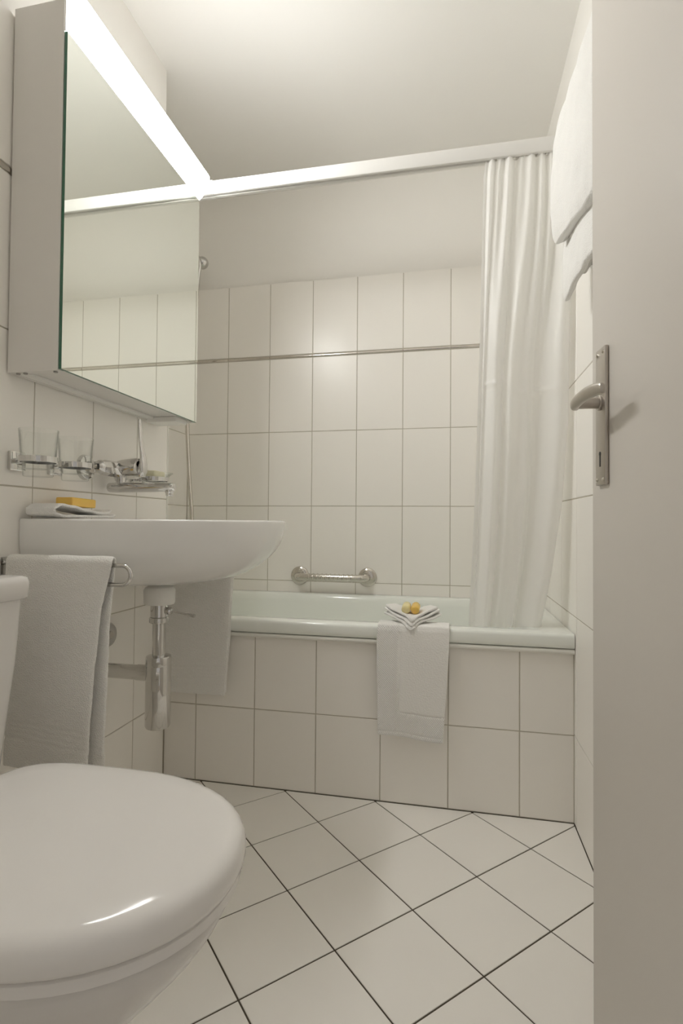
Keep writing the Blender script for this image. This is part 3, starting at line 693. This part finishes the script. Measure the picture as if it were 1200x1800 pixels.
# ------------------------------------------------------------------ shower set in the far corner
sh = thing('shower_set', (XA, 2.19, 1.99), 'chrome hand shower holder with hanging hose in the tub corner', 'shower')
BP = Vector((-1.117, 2.21, 2.029))
lathe('wall_flange', [(0, 0.012), (0.016, 0.012), (0.028, 0.008), (0.031, 0.0), (0, 0)], (XA-REC, 2.21, 2.02), CHROME, sh, (1, 0, 0))
tube('bracket_arm', [(XA-REC+0.008, 2.21, 2.02), (BP.x, BP.y, BP.z-0.004)], 0.010, CHROME, sh, 16)
prof = [(0.028*math.sin(math.pi*k/14), -0.028*math.cos(math.pi*k/14)) for k in range(15)]
lathe('ball_joint', prof, BP, CHROME, sh, segs=28)
tube('shower_handle', smooth_path([BP+Vector((-0.03, -0.06, 0.055)), BP+Vector((-0.012, -0.032, 0.020)), BP+Vector((0.002, -0.030, -0.02)), BP+Vector((-0.006, -0.026, -0.075)), BP+Vector((-0.014, -0.022, -0.13))]), 0.0095, CHROME, sh, 14)
lathe('shower_head', [(0, 0.014), (0.02, 0.012), (0.036, 0.004), (0.038, -0.004), (0.034, -0.010), (0, -0.010)], BP+Vector((-0.040, -0.078, 0.058)), CHROME, sh, (0.3, -0.2, 1.0))
hp = smooth_path([BP+Vector((-0.013, -0.022, -0.125)), (-1.142, 2.180, 1.70), (-1.152, 2.160, 1.45), (-1.146, 2.145, 1.28), (-1.128, 2.135, 1.05), (-1.112, 2.135, 0.86), (-1.11, 2.12, 0.74), (-1.14, 2.06, 0.69), (-1.19, 2.0, 0.72)], 10)
tube('hose', hp, 0.0085, SATIN, sh, 12)
lathe('hose_outlet', [(0, 0.03), (0.014, 0.03), (0.016, 0.012), (0.03, 0.008), (0.032, 0), (0, 0)], (XA, 1.99, 0.722), CHROME, sh, (1, 0, 0))

# ------------------------------------------------------------------ grab bar on the back wall
gb = thing('grab_bar', (-0.51, YB, 0.609), 'short chrome grab bar with ribbed grip on the back wall', 'grab bar')
GZ = 0.6095
for x in (-0.664, -0.357):
    lathe('flange', [(0, 0.012), (0.020, 0.012), (0.036, 0.009), (0.0405, 0.005), (0.0415, 0.0), (0, 0)], (x, YB, GZ), SATIN, gb, (0, -1, 0), 36)
pts = [Vector((-0.664, YB-0.008, GZ))]
for k in range(9): a = math.pi/2*k/8; pts.append(Vector((-0.664+0.032*(1-math.cos(a)), YB-0.028-0.032*math.sin(a), GZ)))
for k in range(9): a = math.pi/2*(1-k/8); pts.append(Vector((-0.357-0.032*(1-math.cos(a)), YB-0.028-0.032*math.sin(a), GZ)))
pts.append(Vector((-0.357, YB-0.008, GZ)))
tube('bar', pts, 0.0155, SATIN, gb, 18)
for k in range(11):
    x = -0.605+0.019*k*1.0
    tube('grip_ring', [(x-0.004, YB-0.060, GZ), (x-0.002, YB-0.060, GZ), (x+0.002, YB-0.060, GZ), (x+0.004, YB-0.060, GZ)], [0.0157, 0.0175, 0.0175, 0.0157], SATIN, gb, 18)

# ------------------------------------------------------------------ bath mat over the tub edge, face cloth, two bottles
def mat_fn(u, v):
    # v: 0 hem in front .. rim .. inside the tub
    path = [(0, 1.5925, 0.213), (0.30, 1.591, 0.36), (0.54, 1.5925, 0.48), (0.625, 1.5945, 0.525), (0.65, 1.599, 0.538), (0.675, 1.609, 0.5415), (0.76, 1.655, 0.5415), (0.785, 1.672, 0.535), (0.81, 1.682, 0.52), (1.0, 1.695, 0.42)]
    y = interp([(a, b) for a, b, c in path], v); z = interp([(a, c) for a, b, c in path], v)
    f = max(0, 1-v/0.62)
    xl = lerp(-0.2165, -0.2125, f); xr_ = lerp(-0.0035, -0.0215, f**1.3)
    x = lerp(xl, xr_, u)
    if v < 0.62:
        y += -0.0035*f*(1+math.sin(u*6.5+0.6)) - 0.004*f*noise.noise(Vector((x*14, z*7, 2)))
        z += f*(0.004*math.sin(u*5.2+0.9) - 0.010*max(0, u-0.45))
        gx = u*0.213; gy = v*0.52      # stitched line between border and centre
        d = 9
        if gy > 0.075: d = abs(gx-0.067)
        if gx > 0.067: d = min(d, abs(gy-0.075))
        if d < 0.0045: y += 0.0034*(1-d/0.0045)
        dh = abs(gy-0.012)
        if dh < 0.004: y += 0.0026*(1-dh/0.004)
    return (x, y, z)
bmt = sheet('bath_mat', mat_fn, 72, 200, 0.0065, MATM, None, (-0.11, 1.60, 0.54), sub=1, uv=lambda u, v: (u*0.213, v*0.52))
tag(bmt, 'white woven bath mat folded over the tub edge', 'bath mat')
lay = lambda u, v: (lambda p: (p[0]-0.0035*(1-u)+0.0005, p[1]+0.0085 if v < 0.6 else p[1], p[2]-(0.006 if v < 0.02 else 0)))(mat_fn(u, v*0.6))
sheet('under_layer', lay, 20, 40, 0.0055, MATM, bmt, sub=1, uv=lambda u, v: (u*0.05, v*0.05))

def cloth_layer(k):
    def fn(s, t):
        a = 2*s-1; aa = (math.sqrt(a*a+0.012)-math.sqrt(0.012))/(math.sqrt(1.012)-math.sqrt(0.012))
        yf = 1.5835+0.080*aa+0.0035*k; y = lerp(yf, 1.745, t)
        x = -0.117+a*(0.0905-0.004*k)*(1-0.30*t)+0.002*k*math.sin(3*a+k)
        z = 0.5492+k*0.0086+(0.018+0.003*k)*aa**1.4*(1-0.3*t) + 0.0025*math.sin(7*a+2.1*k)*aa
        if y < 1.603: z -= (1.603-y)*1.15
        return (x, y, z)
    return fn
fc = sheet('face_cloth', cloth_layer(0), 40, 14, 0.0078, TERRYW, None, (-0.117, 1.66, 0.545), sub=1, noise_amp=0.0006, nscale=60)
tag(fc, 'small white face cloth folded to a point on the bath mat', 'cloth')
for k in (1, 2): sheet('cloth_fold', cloth_layer(k), 40, 14, 0.0076, TERRYW, fc, sub=1, noise_amp=0.0006, nscale=60)
for x, m, nm in ((-0.1345, YELLOW, 'pale yellow'), (-0.1065, ORANGE, 'deep orange')):
    pr = [(0, 0), (0.008, 0.0005), (0.0115, 0.003), (0.0135, 0.008), (0.0135, 0.050), (0.011, 0.056), (0.0065, 0.059)]
    b = thing('toiletry_bottle', (x, 1.625, 0.581), nm+' miniature toiletry bottle lying on the tub cloth', 'bottle', 'miniature bottles on the face cloth')
    lathe('bottle_body', pr+[(0, 0.059)], (x, 1.622, 0.5835), m, b, (0, 1, 0.10), 24)
    lathe('bottle_cap', [(0, 0), (0.0075, 0), (0.0075, 0.013), (0, 0.013)], (x, 1.622+0.0588, 0.5835+0.0059), WHITEP, b, (0, 1, 0.10), 18)

# ------------------------------------------------------------------ towel rack with bath towels on the right wall
rk = thing('towel_rack', (XR, 1.25, 1.78), 'chrome towel rack on the right wall half hidden behind the door', 'towel rack')
RY0, RY1 = 1.02, 1.425
for y in (RY0, RY1-0.03):
    tube('bracket', smooth_path([(XR+0.001, y, 1.50), (0.318, y, 1.50), (0.300, y, 1.56), (0.290, y, 1.80), (0.284, y, 1.825)], 6), 0.006, CHROME, rk, 12)
    lathe('bracket_rosette', [(0, 0.008), (0.014, 0.008), (0.022, 0.004), (0.023, 0), (0, 0)], (XR, y, 1.50), CHROME, rk, (-1, 0, 0), 24)
tube('upper_rail', [(0.286, RY0-0.012, 1.825), (0.286, RY1-0.012, 1.825)], 0.006, CHROME, rk, 14)
tube('lower_rail', [(0.301, RY0-0.012, 1.60), (0.301, RY1-0.012, 1.60)], 0.006, CHROME, rk, 14)
def rack_towel(name, pth, y0t, y1t, hem, label, seed, thick, bulge):
    """pth: v -> (x, z) ; y spans near end to far end"""
    def fn(u, v):
        x = interp([(a, b) for a, b, c in pth], v); z = interp([(a, c) for a, b, c in pth], v)
        f = max(0, 1-v/0.55)
        y1_ = interp(y1t, v); y = lerp(y0t, y1_, u)
        z += f*hem*(u-1)+0.035*(u-1)*max(0, 1-abs(v-0.55)/0.3)
        x += bulge*f*(math.sin(u*4.6+seed))+0.006*f*noise.noise(Vector((y*9, z*5, seed)))
        return (x, y, z)
    o = sheet(name, fn, 30, 70, thick, TERRYW, None, (pth[0][1], (y0t+1.4)/2, 1.85), sub=1, noise_amp=0.0035, nscale=22)
    return tag(o, label, 'towel', 'bath towels on the rack')
rack_towel('bath_towel', [(0, 0.268, 1.548), (0.06, 0.263, 1.57), (0.3, 0.260, 1.68), (0.46, 0.261, 1.79), (0.52, 0.266, 1.83), (0.56, 0.274, 1.848), (0.60, 0.284, 1.853), (0.65, 0.296, 1.845), (0.72, 0.308, 1.80), (1, 0.316, 1.70)],
           1.0, [(0, 1.385), (0.3, 1.420), (0.5, 1.375), (0.6, 1.35), (1, 1.36)], 0.085, 'thick white bath towel, upper and outer one on the rack', 0.3, 0.030, 0.005)
low = rack_towel('bath_towel', [(0, 0.283, 1.412), (0.06, 0.280, 1.44), (0.3, 0.282, 1.52), (0.46, 0.290, 1.585), (0.54, 0.294, 1.610), (0.60, 0.300, 1.616), (0.66, 0.308, 1.610), (0.74, 0.316, 1.57), (1, 0.322, 1.47)],
           1.0, [(0, 1.420), (0.3, 1.43), (0.55, 1.43), (1, 1.40)], 0.03, 'white bath towel hanging lower, beneath the outer towel', 2.0, 0.014, 0.004)
def ripple(u, v):
    y = lerp(1.0, 1.375, u); z = lerp(1.47-0.045*(1-u), 1.58, v)+0.012*noise.noise(Vector((y*20, 0, 3)))
    return (0.307+0.0075*math.sin(u*26)*(1-0.6*v), y, z)
sheet('inner_fold', ripple, 60, 12, 0.006, TERRYW, low, sub=1, noise_amp=0.0012, nscale=30)

# ------------------------------------------------------------------ open door with handle
DA = math.radians(5.2); K = 0.88; LE = Vector((0.2572*K, 1.057*K, 0))       # leading edge of the face towards the room
dv = Vector((math.sin(DA), -math.cos(DA), 0)); dn = Vector((-math.cos(DA), -math.sin(DA), 0))   # towards the hinge ; out of the face
RM = Matrix(((dv.x, dn.x, 0, LE.x), (dv.y, dn.y, 0, LE.y), (0, 0, 1, 0), (0, 0, 0, 1)))         # local: x along the leaf, y out of the face, z up
def dloc(x, y, z): return RM @ Vector((x, y, z))
door = struct(box('door_1', 0, 0.70, -0.038, 0, 0.006, 2.02, DOORM, None, 0.002, 2, rot=RM))
hz = 1.036; hx = 0.0505; pz0, pz1 = 0.9086, 1.1207
plate = box('handle_plate', 0.0312, 0.0704, 0.0, 0.006, pz0, pz1, STEEL, door, 0.002, 2, rot=RM)
for sxp, szp in ((0.0383, pz1-0.008), (0.0629, pz1-0.008), (0.0383, pz0+0.008), (0.0629, pz0+0.008)):
    lathe('screw', [(0, 0.002), (0.002, 0.0017), (0.0033, 0.0)], dloc(sxp, 0.006, szp), SATIN, plate, dn, 12)
bm = bmesh.new()
lathe_bm(bm, [(0, 0.0006), (0.0034, 0.0006), (0.0034, 0), (0, 0)], dloc(hx, 0.006, 0.957), dn, 16)
box_bm(bm, hx-0.0020, hx+0.0020, 0.0058, 0.0066, 0.937, 0.956, 0, rot=RM)
link('keyhole', bm_mesh(bm), BLACK, plate, False)
lathe('neck_rosette', [(0, 0.0035), (0.011, 0.0035), (0.012, 0.0022), (0.012, 0)], dloc(hx, 0.006, hz), STEEL, plate, dn, 24)
lever = tube('lever_neck', [dloc(hx, 0.006, hz), dloc(hx, 0.026, hz), dloc(hx, 0.0385, hz)], 0.0088, STEEL, door, 20)
# grip: a flattish bar bending from the neck towards the hinge
gp = smooth_path([(hx-0.009, 0.0405, hz-0.002), (hx+0.003, 0.0435, hz-0.001), (hx+0.020, 0.0440, hz+0.001), (hx+0.045, 0.0425, hz+0.003), (hx+0.068, 0.0395, hz+0.003), (hx+0.086, 0.0365, hz+0.0015), (hx+0.094, 0.0350, hz)], 5)
rings = []
for i, p in enumerate(gp):
    t = i/(len(gp)-1); hy = lerp(0.0075, 0.0042, min(1, t*1.5)); hzz = interp([(0, 0.0085), (0.3, 0.0100), (0.65, 0.0098), (1, 0.0075)], t)
    if t < 0.06: hy *= 0.75+t*4; hzz *= 0.8+t*3.3
    if t > 0.96: hy *= 1-(t-0.96)*9; hzz *= 1-(t-0.96)*9
    nrm = Vector((0.12, 1, 0)).normalized() if t > 0.25 else Vector((0, 1, 0))
    rings.append([dloc(*(Vector(p)+nrm*(hy*math.copysign(abs(math.cos(a))**0.8, math.cos(a)))+Vector((0, 0, hzz*math.copysign(abs(math.sin(a))**0.8, math.sin(a)))))) for a in [2*math.pi*k/24 for k in range(24)]])
loft('lever_grip', rings, STEEL, lever, auto=50)
for z in (0.25, 1.75):
    lathe('hinge', [(0, 0), (0.007, 0), (0.007, 0.09), (0, 0.09)], dloc(0.707, -0.006, z), STEEL, door, (0, 0, 1), 16)
